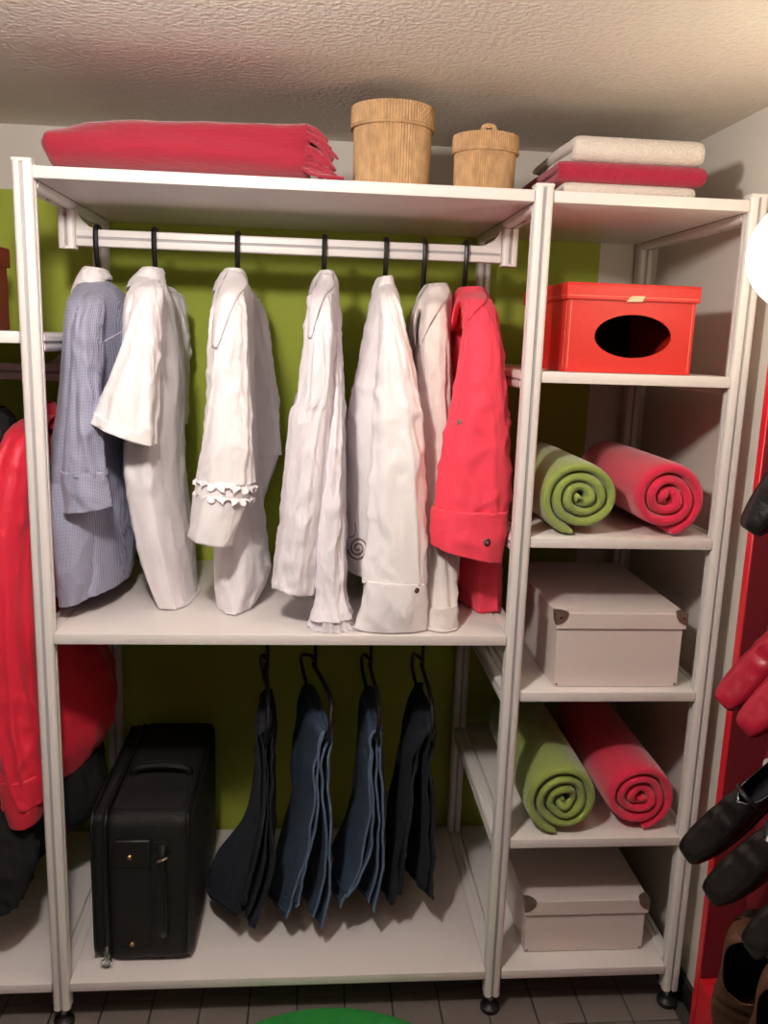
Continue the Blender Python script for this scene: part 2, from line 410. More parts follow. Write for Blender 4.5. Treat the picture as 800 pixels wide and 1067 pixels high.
def button(parent, px, py, surf, r=.006, m='chrome'):
    """a round button seated on the cloth that carries it"""
    bvh = BVHTree.FromPolygons([p for row in surf for p in row],
        [(i*len(surf[0])+j, i*len(surf[0])+(j+1) % len(surf[0]), (i+1)*len(surf[0])+(j+1) % len(surf[0]), (i+1)*len(surf[0])+j) for i in range(len(surf)-1) for j in range(len(surf[0]))])
    d = (W(px, py, 0)-CAM).normalized(); h = bvh.ray_cast(CAM, d)
    if h[0] is None: return None
    nrm = h[1] if h[1].dot(d) < 0 else -h[1]
    p = h[0]
    o = MB().tube([p-nrm*.001, p+nrm*.0022, p+nrm*.003], [r, r, r*.7], 16).build('button', m, parent)
    MB().tube([p+nrm*.0028, p+nrm*.0034], [r*.35, r*.3], 10).build('button_centre', 'steel', o)
    return o
def strip_on(surf, pix, r, name, m, parent):
    """a thin raised line of thread sewn along a cloth surface"""
    n = len(surf[0])
    bvh = BVHTree.FromPolygons([p for row in surf for p in row], [(i*n+j, i*n+(j+1) % n, (i+1)*n+(j+1) % n, (i+1)*n+j) for i in range(len(surf)-1) for j in range(n)])
    pts = []
    for px, py in pix:
        h = bvh.ray_cast(CAM, (W(px, py, 0)-CAM).normalized())
        if h[0] is not None: pts.append(h[0]-(h[0]-CAM).normalized()*.0012)
    if len(pts) > 2: return MB().tube(pts, r, 6).build(name, m, parent)
def seg_line(a, b, n=14): return [(a[0]+(b[0]-a[0])*k/n, a[1]+(b[1]-a[1])*k/n) for k in range(n+1)]
def rows_s(lst, y, hd):
    """(py, pxL, pxR) rows"""
    out = []
    for r in lst:
        yy = r[3] if len(r) > 3 else y; hh = r[4] if len(r) > 4 else hd
        out.append((r[1], r[0], r[2], r[0], yy, hh))
    return out
ZS = ZM+.004
def shirt(px, pyneck, label, m, body, sleeve, collar, cuff=None, seed=0, mats={}, hook_label=''):
    x = W(px, 256, YR).x
    hanger(hook_label, px, pyneck)
    t = thing('shirt', label, 'shirt', (x, YR, ZM), 'shirts on the upper rod')
    b, br = cloth('body', body, m, t, zmin=ZS, fold=.05, k=4, ph=seed, crinkle=.0075, noise_seed=seed*3, top0=.3)
    r0 = sleeve[0]; bx = body[0]
    mx_ = (bx[0]+bx[2])/2
    sleeve = [(mx_-5, bx[1]+2, mx_+5, bx[1]+2, YR-.03, .012), ((r0[0]*.5+(mx_-5)*.5)+1, (bx[1]+r0[1])/2, (r0[2]*.5+(mx_+5)*.5)-1, (bx[1]+r0[1])/2, (YR-.03+r0[4])/2-.01, .025)]+sleeve
    s, sr = cloth('sleeve', sleeve, m, t, zmin=ZS, fold=.05, k=3, ph=seed*1.7, crinkle=.0068, noise_seed=seed*5+2, top0=.3)
    fy = mirrored('sleeve', sr, m, t, dx=mats.get('fdx', 0))
    co_, cr2 = cloth('collar', collar, mats.get('collar', m), t, fold=.05, k=3, ph=seed, crinkle=.003, solid=.003, n=16, noise_seed=seed, wave=.006)
    res = dict(t=t, b=br, s=sr, c=cr2)
    if cuff:
        cf, cfr = cloth('cuff', cuff, mats.get('cuff', m), t, zmin=ZS, fold=.06, k=3, ph=seed*1.7, crinkle=.003, solid=.0028, n=16, noise_seed=seed*5+2)
        mirrored('cuff', cfr, mats.get('cuff', m), t, dx=mats.get('fdx', 0)); res['cuff'] = cfr
    return res
BY = YR
def flap(parent, m, surfs, rows, name='collar_point', nc=10, lift=.006):
    """a turned-down collar leaf lying over the shoulder; rows (py, pxL, pxR)"""
    vs, fs = [], []
    for sf in surfs:
        n = len(sf[0]); o = len(vs); vs += [p for r in sf for p in r]
        fs += [(o+i*n+j, o+i*n+(j+1) % n, o+(i+1)*n+(j+1) % n, o+(i+1)*n+j) for i in range(len(sf)-1) for j in range(n)]
    bvh = BVHTree.FromPolygons(vs, fs); rr = cr_spline(rows, 18); out = []; last = None
    for r in rr:
        line = []
        for k in range(nc+1):
            px = r[1]+(r[2]-r[1])*k/nc; d = (W(px, r[0], 0)-CAM).normalized(); h = bvh.ray_cast(CAM, d)
            dist = h[3] if h[0] is not None else last
            if dist is None: dist = (W(px, r[0], YR-.05)-CAM).length
            if last is not None: dist = max(last-.03, min(last+.03, dist))
            last = dist
            line.append(CAM+d*(dist-lift-.004*math.sin(PI*k/nc)))
        out.append(line)
    # smooth the depth along the leaf
    for _ in range(3):
        for i in range(1, len(out)-1):
            for k in range(nc+1):
                a = (out[i-1][k]-CAM).length; b = (out[i+1][k]-CAM).length; q = (out[i][k]-CAM)
                out[i][k] = CAM+q.normalized()*min(q.length, (a+b)/2+.002)
    return MB().grid(out, False).build(name, m, parent, ang=80, solid=.0025)
def body_rows(lst, neck_hd=.05, hd=.19):
    """first rows at the neck are shallow, then the shoulders spread"""
    out = []
    for i, r in enumerate(lst):
        h = r[3] if len(r) > 3 else (neck_hd if i == 0 else .12 if i == 1 else hd)
        out.append((r[1], r[0], r[2], r[0], BY, h))
    return out
HK = 'black hanger hook on the white rod above the '
# 1 blue check shirt
A = shirt(102, 278, 'light blue fine-checked long-sleeved shirt with white collar lining', 'check',
    body_rows([(294, 86, 114), (306, 82, 124), (330, 79, 131), (400, 73, 134), (455, 66, 135), (505, 60, 136), (555, 62, 136), (598, 66, 134)]),
    [(85, 318, 106, 318, .10, .03), (78, 350, 103, 350, .07, .04), (74, 400, 102, 400, .06, .042), (70, 455, 104, 455, .05, .04), (68, 495, 108, 495, .05, .036)],
    [(91, 279, 110, 281, YR, .045), (84, 290, 112, 287, YR, .058), (77, 318, 113, 293, YR, .075)],
    [(65, 490, 109, 490, .05, .040), (68, 512, 112, 510, .05, .040), (71, 533, 115, 527, .05, .041)], seed=1, mats={'collar': 'cotton'}, hook_label=HK+'blue checked shirt')
cloth('shirt_tail', [(52, 500, 100, 500, .12, .06), (50, 525, 102, 520, .12, .075), (58, 565, 102, 560, .12, .08), (64, 600, 99, 598, .12, .075), (66, 626, 94, 620, .12, .06)], 'check', A['t'], zmin=ZS, fold=.05, k=3, ph=.5, crinkle=.003)
strip_on(A['b'], seg_line((104, 358), (126, 346)), .0012, 'seam', 'cotton', A['t'])
strip_on(A['cuff'], seg_line((68, 493), (106, 493)), .0009, 'stitching', 'cotton', A['t'])
# 2 white short-sleeved shirt
A = shirt(162, 279, 'white short-sleeved shirt with a long twisted tail touching the shelf', 'cotton',
    body_rows([(288, 145, 168), (302, 141, 172), (325, 139, 178), (390, 136, 188), (455, 137, 187), (510, 140, 190, .18), (560, 150, 197, .17), (600, 162, 201, .15), (628, 176, 204, .12), (647, 194, 205, .07)]),
    [(143, 306, 166, 306, .12, .035), (136, 345, 166, 345, .075, .05), (119, 392, 164, 400, .06, .058), (97, 437, 160, 464, .055, .062)],
    [(150, 280, 168, 280, YR, .045), (142, 288, 170, 290, YR, .06), (136, 302, 173, 306, YR, .08)],
    None, seed=2, hook_label=HK+'short-sleeved white shirt')
cloth('sleeve_hem', [(100.5, 427, 160.5, 453, .055, .0635), (97, 437, 160, 464, .055, .0645)], 'cotton', A['t'], fold=.0, n=4, solid=.003)
# 3 white shirt with frilled seam
A = shirt(248, 281, 'white long-sleeved shirt with a frilled seam above its flared cuff', 'cotton',
    body_rows([(288, 232, 254), (304, 226, 260), (330, 224, 260), (400, 224, 262), (455, 225, 265), (500, 225, 268), (560, 226, 276), (590, 226, 278), (612, 229, 270), (638, 236, 258)], hd=.16),
    [(230, 312, 252, 312, .10, .03), (222, 350, 256, 350, .07, .045), (220, 400, 258, 400, .06, .045), (213, 460, 262, 460, .05, .045), (208, 500, 262, 503, .05, .042)],
    [(236, 281, 252, 281, YR, .045), (229, 290, 256, 292, YR, .058), (224, 306, 256, 312, YR, .075)],
    [(207, 497, 262, 502, .05, .046), (203, 525, 252, 532, .05, .047), (197, 558, 241, 568, .05, .048)], seed=3, mats={'fdx': .036}, hook_label=HK+'white shirt with frilled cuff seam')
flap(A['t'], 'cotton', [A['b'], A['s'], A['c']], [(283, 238, 252), (296, 230, 258), (312, 225, 246), (336, 222, 236), (362, 221, 226)])
fr = MB()
for dpy in (0, 12):
    rg = []
    for i in range(3):
        ring = []
        for j in range(120):
            th = 2*PI*j/120; L = W(206, 498+dpy, .05); Q = W(263-dpy*.2, 505+dpy, .05)
            p = (L+Q)/2+(Q-L)/2*math.cos(th)*(1.05+.05*i)+Vector((0, .047*math.sin(th)*(1.08+.07*i), 0))
            p.z += -.004*i+.003*i*math.sin(th*17+dpy)
            p.x += .0016*i*math.sin(th*23)
            ring.append(p)
        rg.append(ring)
    fr.grid(rg, True)
fr.build('frill', 'cotton', A['t'], ang=80)
# 4 crinkled blouse
A = shirt(338, 283, 'white crinkled blouse with a frayed frill at its long cuff', 'crinkle',
    body_rows([(292, 330, 349), (308, 325, 351), (330, 322, 351), (400, 318, 355), (470, 320, 359), (540, 322, 360), (590, 328, 359), (618, 332, 358)], hd=.17),
    [(324, 315, 346, 315, .11, .03), (320, 350, 346, 350, .08, .045), (314, 412, 344, 412, .06, .045), (305, 434, 343, 436, .06, .045), (298, 500, 337, 500, .05, .045), (291, 560, 331, 562, .05, .042), (282, 608, 325, 618, .05, .042)],
    [(333, 283, 347, 283, YR, .042), (327, 293, 351, 294, YR, .055), (322, 310, 352, 314, YR, .07)],
    None, seed=4, hook_label=HK+'crinkled white blouse')
flap(A['t'], 'crinkle', [A['b'], A['s'], A['c']], [(285, 334, 347), (298, 328, 348), (308, 325, 339), (328, 322, 331), (352, 321, 324)])
cl, sr = cloth('long_sleeve', [(334, 345, 354, 345, .14, .03), (332, 420, 357, 420, .10, .04), (329, 520, 358, 520, .07, .04), (330, 590, 357, 590, .055, .04), (331, 618, 358, 618, .05, .038), (324, 640, 365, 640, .045, .05)], 'crinkle', A['t'], zmin=ZS, fold=.06, k=3, ph=1, crinkle=.006, noise_seed=31)
fr = MB(); rg = []
for i in range(7):
    ring = []
    for j in range(144):
        th = 2*PI*j/144; L = W(325-i*.8, 638+i*3.2, .045); Q = W(364+i*1.2, 638+i*3.2, .045)
        k_ = 1+.02*i*math.sin(th*19+i*.2)
        p = (L+Q)/2+(Q-L)/2*math.cos(th)*k_+Vector((0, .052*math.sin(th)*k_, 0))
        if i == 6: p.z += .006*math.sin(th*31)
        p.z = max(p.z, ZS-.002)
        ring.append(p)
    rg.append(ring)
fr.grid(rg, True).build('frill', 'crinkle', A['t'], ang=60, solid=.001)
# 5 white shirt with embroidered hem
A = shirt(402, 289, 'white shirt with wide buttoned cuff and a brown spiral embroidered on its hem', 'cotton',
    body_rows([(297, 393, 410), (312, 389, 413), (335, 385, 416), (400, 372, 422), (435, 364, 426), (500, 362, 428), (560, 361, 428), (588, 363, 424)], hd=.13),
    [(396, 312, 411, 312, .10, .03), (395, 345, 420, 345, .07, .045), (392, 400, 432, 400, .055, .045), (390, 460, 437, 460, .045, .045), (387, 540, 440, 540, .035, .042), (383, 606, 442, 606, .025, .036)],
    [(394, 290, 408, 288, YR, .045), (390, 300, 410, 298, YR, .055), (387, 318, 414, 310, YR, .068)],
    [(381, 602, 443.5, 605, .025, .039), (377, 630, 443, 630, .023, .037), (372, 656, 441, 660, .022, .030)], seed=5, hook_label=HK+'white shirt with brown embroidery')
button(A['t'], 434, 615, A['cuff'])
strip_on(A['cuff'], seg_line((384, 608), (440, 611)), .0008, 'stitching', 'cream', A['t'])
sp = [(373+(1+th*.62)*math.cos(th), 571+(1+th*.75)*math.sin(th)) for th in [k*.22 for k in range(2, 72)]]
strip_on(A['b'], sp, .0022, 'embroidery', 'embro', A['t'])
sp = [(365+6*math.cos(th), 551+9*math.sin(th)) for th in [-.8+k*.2 for k in range(14)]]
strip_on(A['b'], sp, .0014, 'embroidery', 'embro', A['t'])
# 6 cream shirt
A = shirt(442, 298, 'cream shirt with large drooping collar squeezed between the white shirt and the coral shirt', 'cream',
    body_rows([(306, 440, 462), (320, 434, 465), (345, 432, 466), (400, 433, 467), (470, 437, 468), (540, 442, 470), (590, 443, 471), (618, 444, 471)], hd=.13),
    [(444, 322, 464, 322, .15, .03), (441, 360, 466, 360, .135, .035), (442, 430, 466, 430, .13, .035), (444, 520, 470, 520, .125, .035), (445, 585, 474, 585, .10, .035), (443, 636, 475, 636, .055, .034)],
    [(444, 297, 464, 296, YR-.02, .045), (436, 312, 468, 306, YR-.02, .065), (431, 352, 469, 325, YR-.02, .085)],
    [(442, 628, 475, 628, .055, .038), (442, 645, 476, 645, .048, .038), (442, 660, 475, 660, .035, .034)], seed=6, hook_label=HK+'cream shirt')
flap(A['t'], 'cream', [A['b'], A['s'], A['c']], [(297, 446, 466), (308, 438, 469), (322, 434, 458), (340, 431, 447), (360, 433, 438)])
# 7 coral shirt
A = shirt(485, 299, 'coral red long-sleeved shirt with two silver snap buttons', 'coral',
    body_rows([(306, 477, 504), (320, 471, 510), (345, 469, 515), (400, 469, 520), (470, 471, 522), (540, 474, 519), (600, 475, 516), (644, 477, 515)], hd=.14),
    [(486, 316, 510, 316, .11, .03), (482, 350, 517, 350, .08, .045), (476, 400, 524, 400, .065, .05), (467, 450, 528, 450, .055, .052), (457, 505, 530, 505, .05, .05), (453, 532, 528, 534, .045, .046)],
    [(479, 300, 502, 300, YR, .045), (472, 311, 508, 309, YR, .06), (468, 330, 512, 322, YR, .08)],
    [(452, 528, 529, 531, .045, .050), (450, 550, 526, 560, .045, .050), (449.5, 567, 521, 585, .045, .050)], seed=7, hook_label=HK+'coral shirt')
flap(A['t'], 'coral', [A['b'], A['s'], A['c']], [(301, 482, 503), (312, 476, 508), (326, 472, 494), (346, 470, 480)])
button(A['t'], 479, 440, A['s'], .0065); button(A['t'], 507, 565, A['cuff'], .0085)
strip_on(A['cuff'], seg_line((455, 532), (515, 540)), .0008, 'stitching', 'coral', A['t'])

# ------------------------------------------------------------------ jeans on open-ended hangers
ZBAR = .632
def slab(rows, n=40, m=9, bulge=1.0, seed=0):
    """rows: near point, far point (Vectors) and thickness -> a closed folded layer of denim"""
    rr = cr_spline([tuple(a)+tuple(b)+(t,) for a, b, t in rows], n); out = []
    for i, r in enumerate(rr):
        N = Vector(r[0:3]); F = Vector(r[3:6]); th = r[6]; ax = (F-N); nr = Vector((-ax.y, ax.x, 0))
        nr = nr.normalized() if nr.length > 1e-6 else Vector((1, 0, 0))
        ring = []
        for k in range(m+1):
            s = k/m; e = min(1, (4*s*(1-s))**.5+.25) if 0 < s < 1 else .25
            ring.append(N+ax*s+nr*(th/2*e+.010*noise.noise(Vector((s*4+seed, i*.16, seed)))+.004*noise.noise(Vector((s*11, i*.4, seed*2)))))
        for k in range(m, -1, -1):
            s = k/m; e = min(1, (4*s*(1-s))**.5+.25) if 0 < s < 1 else .25
            ring.append(N+ax*s+nr*(-th/2*e+.010*noise.noise(Vector((s*4+seed, i*.16, seed)))+.004*noise.noise(Vector((s*11, i*.4, seed*2)))))
        out.append(ring)
    return out
def jeans(label, m, N, F, leaves, seed, hl):
    """N, F: pixels of the near and far end of the bar; leaves: lists of (nearpx, nearpy, farpx, farpy, yN, yF, thickness)"""
    n0 = W(N[0], N[1], .085); n0 = Vector((n0.x, .085, ZBAR)); f0 = at(F[0], F[1], 2, ZBAR); f0.y = min(f0.y, .40); f0.z = ZBAR
    mid = (n0+f0)/2
    h = thing('trouser_hanger', hl, 'hanger', (mid.x, YR, ZBAR), 'black trouser hangers on the lower rod')
    hx = n0.x+(f0.x-n0.x)*.6
    zt = ZRL+.0175+.006
    pts = [(hx, YR+.018, ZRL-.006)]+[(hx, YR+.019*math.cos(q), zt-.012+.0125*math.sin(q)) for q in [PI*k/8 for k in range(9)]]
    pts += [(hx, YR-.02, ZRL-.02), (hx, YR-.012, ZRL-.05), (hx, YR-.012, ZRL-.09)]
    dr = (f0-n0).normalized()
    arc = []
    pts2 = [Vector((hx, YR-.012, ZRL-.085)), Vector((hx-.003, YR-.02, .735)), n0+Vector((.004, .03, .085)), n0+Vector((.006, -.012, .045)), n0+Vector((.002, -.018, .012)), n0+Vector((0, -.006, 0)), n0+dr*.05, f0]
    MB().tube(cr_spline(pts, 40), .0042, 8).build('hook', 'black', h)
    MB().tube(cr_spline([tuple(q) for q in pts2], 60), .0048, 8).build('arm', 'black', h)
    t = thing('jeans', label, 'jeans', (mid.x, mid.y, ZB), 'jeans on the lower rod')
    MB().tube(cr_spline([(hx, YR-.012, ZRL-.07), (hx-.012, YR, ZRL-.062), tuple(f0+Vector((-.016, -.03, .10))), tuple(f0+Vector((-.012, .008, .05))), tuple(f0+Vector((-.002, .010, .008))), tuple(f0)], 40), .0045, 8).build('arm', 'black', h)
    full = []
    for lv in leaves:
        for q in (-1, 1):
            rw = [(r[0]+q*(2.2+.5*i), r[1]-(0 if q*lv['side'] > 0 else 2+3*i), r[2]+q*2.6, r[3]-(0 if q*lv['side'] > 0 else 2), r[4]+(0 if q > 0 else .006), r[5], r[6]*.5) for i, r in enumerate(lv['rows'])]
            full.append(dict(side=lv['side']*1.0+q*.45, rows=rw))
    for li, lv in enumerate(full):
        rows = []
        for q in lv['rows']:
            a = W(q[0], q[1], q[4]); b = W(q[2], q[3], q[5]); b.z = max(b.z, ZB+.03)
            rows.append((a, b, q[6]))
        sx = lv['side']
        tp = [(n0+Vector((0, .012, .009)), f0+Vector((0, -.012, .009)), .006), (n0+Vector((sx*.008, .006, .002)), f0+Vector((sx*.008, -.006, .002)), .012)]
        rg = slab(tp+rows, seed=seed+li*3.3)
        lg = MB().grid(rg, True, True, True).build('folded_leg', m, t, ang=70)
        if m in ('denim2', 'denim3'):
            MB().tube([r[0]+Vector((0, -.001, 0)) for r in rg[4:]], .003, 6).build('side_seam', 'denimp', lg)
        last = rg[-1]; k = len(last)
        MB().tube([last[j]+Vector((0, 0, .012)) for j in range(0, k//2)], .0022, 6).build('hem_seam', m, lg)
    return t
J1R = 1
jeans('dark blue jeans folded over a hanger next to the black suitcase', 'denim1', (276, 772), (279, 722),
      [dict(side=-1, rows=[(272, 800, 268, 775, .09, .33, .018), (272, 860, 264, 835, .08, .30, .022), (262, 915, 228, 890, .07, .24, .028), (250, 955, 219, 928, .065, .20, .03)]),
       dict(side=1, rows=[(281, 800, 282, 775, .085, .34, .018), (281, 860, 279, 835, .075, .32, .02), (280, 915, 268, 880, .065, .28, .024), (261, 968, 250, 930, .06, .25, .024)])], 1.2,
      'black trouser hanger carrying the dark blue jeans next to the suitcase')
jeans('faded blue jeans with worn pale edge and lighter turn-ups hanging apart', 'denim2', (341, 768), (320, 718),
      [dict(side=-1, rows=[(331, 800, 308, 775, .085, .36, .02), (328, 860, 304, 835, .075, .34, .024), (316, 915, 290, 890, .07, .28, .028), (304, 956, 281, 930, .065, .24, .03)]),
       dict(side=1, rows=[(340, 800, 318, 780, .08, .37, .016), (342, 860, 324, 840, .07, .36, .016), (341, 920, 322, 895, .06, .32, .018), (332, 966, 312, 930, .055, .28, .018)])], 4.1,
      'black trouser hanger with an open loop carrying the faded blue jeans')
jeans('mid blue jeans with pale fold line hanging from a thin loop', 'denim3', (391, 768), (382, 719),
      [dict(side=-1, rows=[(385, 800, 376, 775, .09, .37, .02), (386, 860, 368, 835, .08, .33, .024), (378, 910, 352, 880, .075, .27, .026), (360, 945, 346, 915, .07, .24, .028)]),
       dict(side=1, rows=[(396, 800, 388, 778, .085, .38, .018), (398, 860, 388, 840, .08, .36, .018), (396, 910, 380, 885, .075, .32, .02), (389, 950, 372, 918, .07, .28, .022)])], 6.7,
      'black trouser hanger carrying the mid blue jeans')
jeans('almost black indigo jeans beside the bay of rolled blankets', 'denim4', (447, 760), (434, 716),
      [dict(side=-1, rows=[(430, 800, 418, 775, .11, .38, .024), (426, 850, 410, 830, .10, .35, .03), (420, 900, 402, 880, .095, .30, .034), (412, 944, 398, 915, .09, .27, .034)]),
       dict(side=1, rows=[(447, 800, 436, 778, .10, .39, .024), (449, 850, 432, 830, .10, .38, .028), (449, 900, 428, 878, .095, .36, .03), (447, 938, 424, 905, .09, .34, .03)])], 9.3,
      'black trouser hanger carrying the almost black jeans')

# ------------------------------------------------------------------ suitcase
sx0, sx1, sy0, sy1, sz0, sz1 = .058, .276, .035, .515, ZB+.001, .476
t = thing('suitcase', 'black soft-sided suitcase standing on the bottom shelf', 'suitcase', ((sx0+sx1)/2, (sy0+sy1)/2, ZB))
MB().box(sx0+.03, sx1, sy0, sy1, sz0+.004, sz1, .028, 5).build('body', 'nylon', t)
MB().box(sx0, sx0+.034, sy0+.012, sy1-.01, sz0+.012, sz1-.006, .016, 4).build('lid_shell', 'nylon', t)
def ring_tube(x, y0, y1, z0, z1, r, rc=.03):
    pts = []
    for cy_, cz_, a in ((y1-rc, z1-rc, 0), (y0+rc, z1-rc, PI/2), (y0+rc, z0+rc, PI), (y1-rc, z0+rc, 1.5*PI)):
        for k in range(7):
            q = a+PI/2*k/6; pts.append((x, cy_+rc*math.cos(q), cz_+rc*math.sin(q)))
    pts.append(pts[0]); return MB().tube(pts, r, 8)
ring_tube(sx0+.003, sy0+.010, sy1-.01, sz0+.012, sz1-.006, .004).build('piping', 'trim', t)
ring_tube(sx0+.033, sy0+.003, sy1-.003, sz0+.008, sz1-.003, .005).build('zip_track', 'trim', t)
ring_tube(sx1-.01, sy0+.004, sy1-.004, sz0+.008, sz1-.004, .004).build('piping', 'trim', t)
pk = MB().box(sx0+.058, sx1-.088, sy0-.009, sy0+.004, sz0+.055, sz1-.055, .005, 3).build('end_pocket', 'nylon', t)
MB().box(sx0+.056, sx1-.086, sy0-.013, sy0+.002, sz1-.115, sz1-.05, .005, 3).build('flap', 'trim', pk)
for zz in (sz0+.062, sz1-.088):
    MB().tube([(sx0+.088, sy0-.004, zz), (sx0+.088, sy0-.0155, zz), (sx0+.088, sy0-.018, zz)], [.0055, .0055, .003], 12).build('stud', 'brass', t)
hp = [(sx1-.062, sy0+.002, sz1-.07), (sx1-.062, sy0-.014, sz1-.085), (sx1-.060, sy0-.02, sz1-.14), (sx1-.060, sy0-.02, sz0+.12), (sx1-.062, sy0-.014, sz0+.09), (sx1-.062, sy0+.002, sz0+.075)]
MB().tube(cr_spline(hp, 24), .009, 8).build('side_handle', 'trim', t)
MB().box(sx1-.080, sx1-.044, sy0-.006, sy0+.003, sz1-.082, sz1-.058, .003, 2).build('handle_mount', 'trim', t)
MB().tube([(sx1-.07, sy0-.022, sz1-.095), (sx1-.058, sy0-.027, sz1-.088), (sx1-.05, sy0-.022, sz1-.086)], .003, 8).build('buckle', 'steel', t)
tp = [(sx0+.07, .16, sz1-.002), (sx0+.07, .165, sz1+.016), (sx0+.075, .20, sz1+.02), (sx1-.045, .20, sz1+.02), (sx1-.04, .165, sz1+.016), (sx1-.04, .16, sz1-.002)]
MB().tube(cr_spline([(sx0+.06, .22, sz1-.004), (sx0+.066, .22, sz1+.014), (sx0+.10, .22, sz1+.022), (sx1-.07, .22, sz1+.022), (sx1-.036, .22, sz1+.014), (sx1-.03, .22, sz1-.004)], 30), .010, 8).build('carry_handle', 'trim', t)
MB().box(sx0+.045, sx1-.02, sy0+.03, sy0+.12, sz1-.003, sz1+.004, .003, 2).build('top_panel', 'nylon', t)
zp = MB().tube([(sx0+.031, sy0-.003, sz0+.05), (sx0+.031, sy0-.008, sz0+.04), (sx0+.031, sy0-.009, sz0+.012)], [.004, .006, .0045], 8).build('zip_pull', 'chrome', t)
MB().tube([(sx0+.031+.012*math.sin(q), sy0-.01, sz0+.013-.011*math.cos(q)) for q in [2*PI*k/16 for k in range(17)]], .0018, 6).build('pull_ring', 'chrome', zp)
for yy in (sy0+.06, sy1-.06):
    MB().tube([(sx0+.05, yy, sz0+.012), (sx0+.062, yy, sz0+.012)], .0125, 16).build('wheel', 'blackrub', t)

# ------------------------------------------------------------------ things on the top boards
# red blanket
bx0, bx1 = .030, .545
def blanket():
    rows = []
    n = 60
    for i in range(n+1):
        u = i/n; x = bx0+(bx1-.035-bx0)*u
        hgt = .088+.024*u+.004*math.sin(u*6)-.010*max(0, 1-u/.15)
        e = min(1, u/.03) if u < .03 else min(1, (1-u)/.02*.4+.6) if u > .98 else 1
        e = math.sqrt(max(.05, 1-(1-e)**2))
        ring = []; yc = .135; hd = .135
        for j in range(48):
            th = 2*PI*j/48; cs, sn = math.cos(th), math.sin(th)
            ex = math.copysign(abs(cs)**.62, cs); ez = math.copysign(abs(sn)**.62, sn)
            z = ZT+.001+hgt/2*(1+ez*e)
            y = yc+hd*ex*(.9+.1*e)
            nz = .004*noise.noise(Vector((x*9, y*14, z*22)))+.003*math.sin(z*90+x*5)*(1 if cs < 0 else .3)
            y += -nz*2 if cs < 0 else nz*2; z = max(ZT+.001, z+nz*(1 if ez > .2 else 0))
            ring.append(Vector((x, y, z)))
        rows.append(ring)
    return rows
t = thing('blanket', 'folded red woollen blanket with fringed end on the top board', 'blanket', ((bx0+bx1)/2, .135, ZT))
br_ = blanket(); MB().grid(br_, True, True, True).build('body', 'blanket', t, ang=70)
edge = [(bx0+.42, -.004), (bx0+.42, .0)]
fm = MB()
endr = br_[-1]
for j in range(0, 60):
    a = -2.6+4.3*(j/59)*.0+(-2.75+j*.038)
    q = PI/2+R.uniform(-.1, .1)
    yy = -.002+.27*(j % 30)/30; zz = ZT+.014+.082*R.random() if j < 40 else ZT+.10
    if j < 34: yy = R.uniform(-.004, .01)
    x = bx1-.04+R.uniform(-.004, .002)
    L = R.uniform(.035, .06); dz = min(zz-ZT-.004, R.uniform(.02, .05))
    fm.tube(cr_spline([(x, yy, zz), (x+L*.45, yy-.006, zz-dz*.25), (x+L*.8, yy-.008, zz-dz*.75), (x+L, yy-.006, zz-dz)], 6), [.0032]*6+[.0016], 5)
for j in range(16):
    x = bx1-.03+R.uniform(0, .03); z = ZT+.004
    fm.tube([(x-.02, -.002, ZT+.02), (x, -.012, ZT+.008), (x+.02, -.016, ZT+.0035), (x+.034, -.014+R.uniform(-.003, .004), ZT+.003)], .003, 5)
fm.build('fringe', 'blanket', t, ang=80)
# straw baskets
def basket(cx, cy, r, h, lidh, name, label, knob):
    t = thing('basket', label, 'basket', (cx, cy, ZT), 'woven straw baskets on the top board')
    def weave(prof_, rr, z0, z1, nst, nrow, amp, cap):
        n = nst*8; rows = []; m = nrow*4
        for i in range(m+1):
            v = i/m; z = z0+(z1-z0)*v; ring = []
            for j in range(n):
                th = 2*PI*j/n; rad = prof_(v)*rr
                col_ = int(th*nst/PI)
                rad += amp*2.6*abs(math.sin(th*nst))**.7*(.62+.38*abs(math.sin(PI*v*nrow+(col_ % 2)*PI/2)))-amp*1.3
                ring.append(Vector((cx+rad*math.cos(th), cy+rad*math.sin(th), z)))
            rows.append(ring)
        mb = MB().grid(rows, True, True, False)
        if cap:
            top = rows[-1]; rr_ = [top]
            for s in (.97, .9, .75, .6, .45, .3, .15, .02):
                rr_.append([Vector((cx+(p.x-cx)*s+.0, cy+(p.y-cy)*s, z1+.006*(1-s)+.0012*math.sin(j*1.05+s*40))) for j, p in enumerate(top)])
            mb.grid(rr_, True, False, True)
        return mb
    weave(lambda v: 1-.03*(1-v), r*.945, ZT+.001, ZT+h-lidh+.004, 40, int(h*120), .0012, False).build('body', 'wicker', t, ang=80)
    l = weave(lambda v: 1.0+.012*math.sin(PI*v), r, ZT+h-lidh, ZT+h-.004, 42, 4, .0012, True).build('lid', 'wicker', t, ang=80)
    MB().tube([(cx+r*1.0*math.cos(2*PI*k/60), cy+r*1.0*math.sin(2*PI*k/60), ZT+h-lidh+.003) for k in range(61)], .0035, 6).build('rim', 'wicker', l)
    if knob:
        MB().tube(cr_spline([(cx-.012, cy-r*.45, ZT+h-.004), (cx-.009, cy-r*.45, ZT+h+.010), (cx+.009, cy-r*.45, ZT+h+.010), (cx+.012, cy-r*.45, ZT+h-.004)], 16), .005, 8).build('loop', 'wicker', l)
basket(.672, .13, .081, .165, .045, '', 'large round woven straw basket with fitted lid', False)
basket(.856, .11, .064, .118, .038, '', 'small round woven straw basket with a loop on its lid', True)
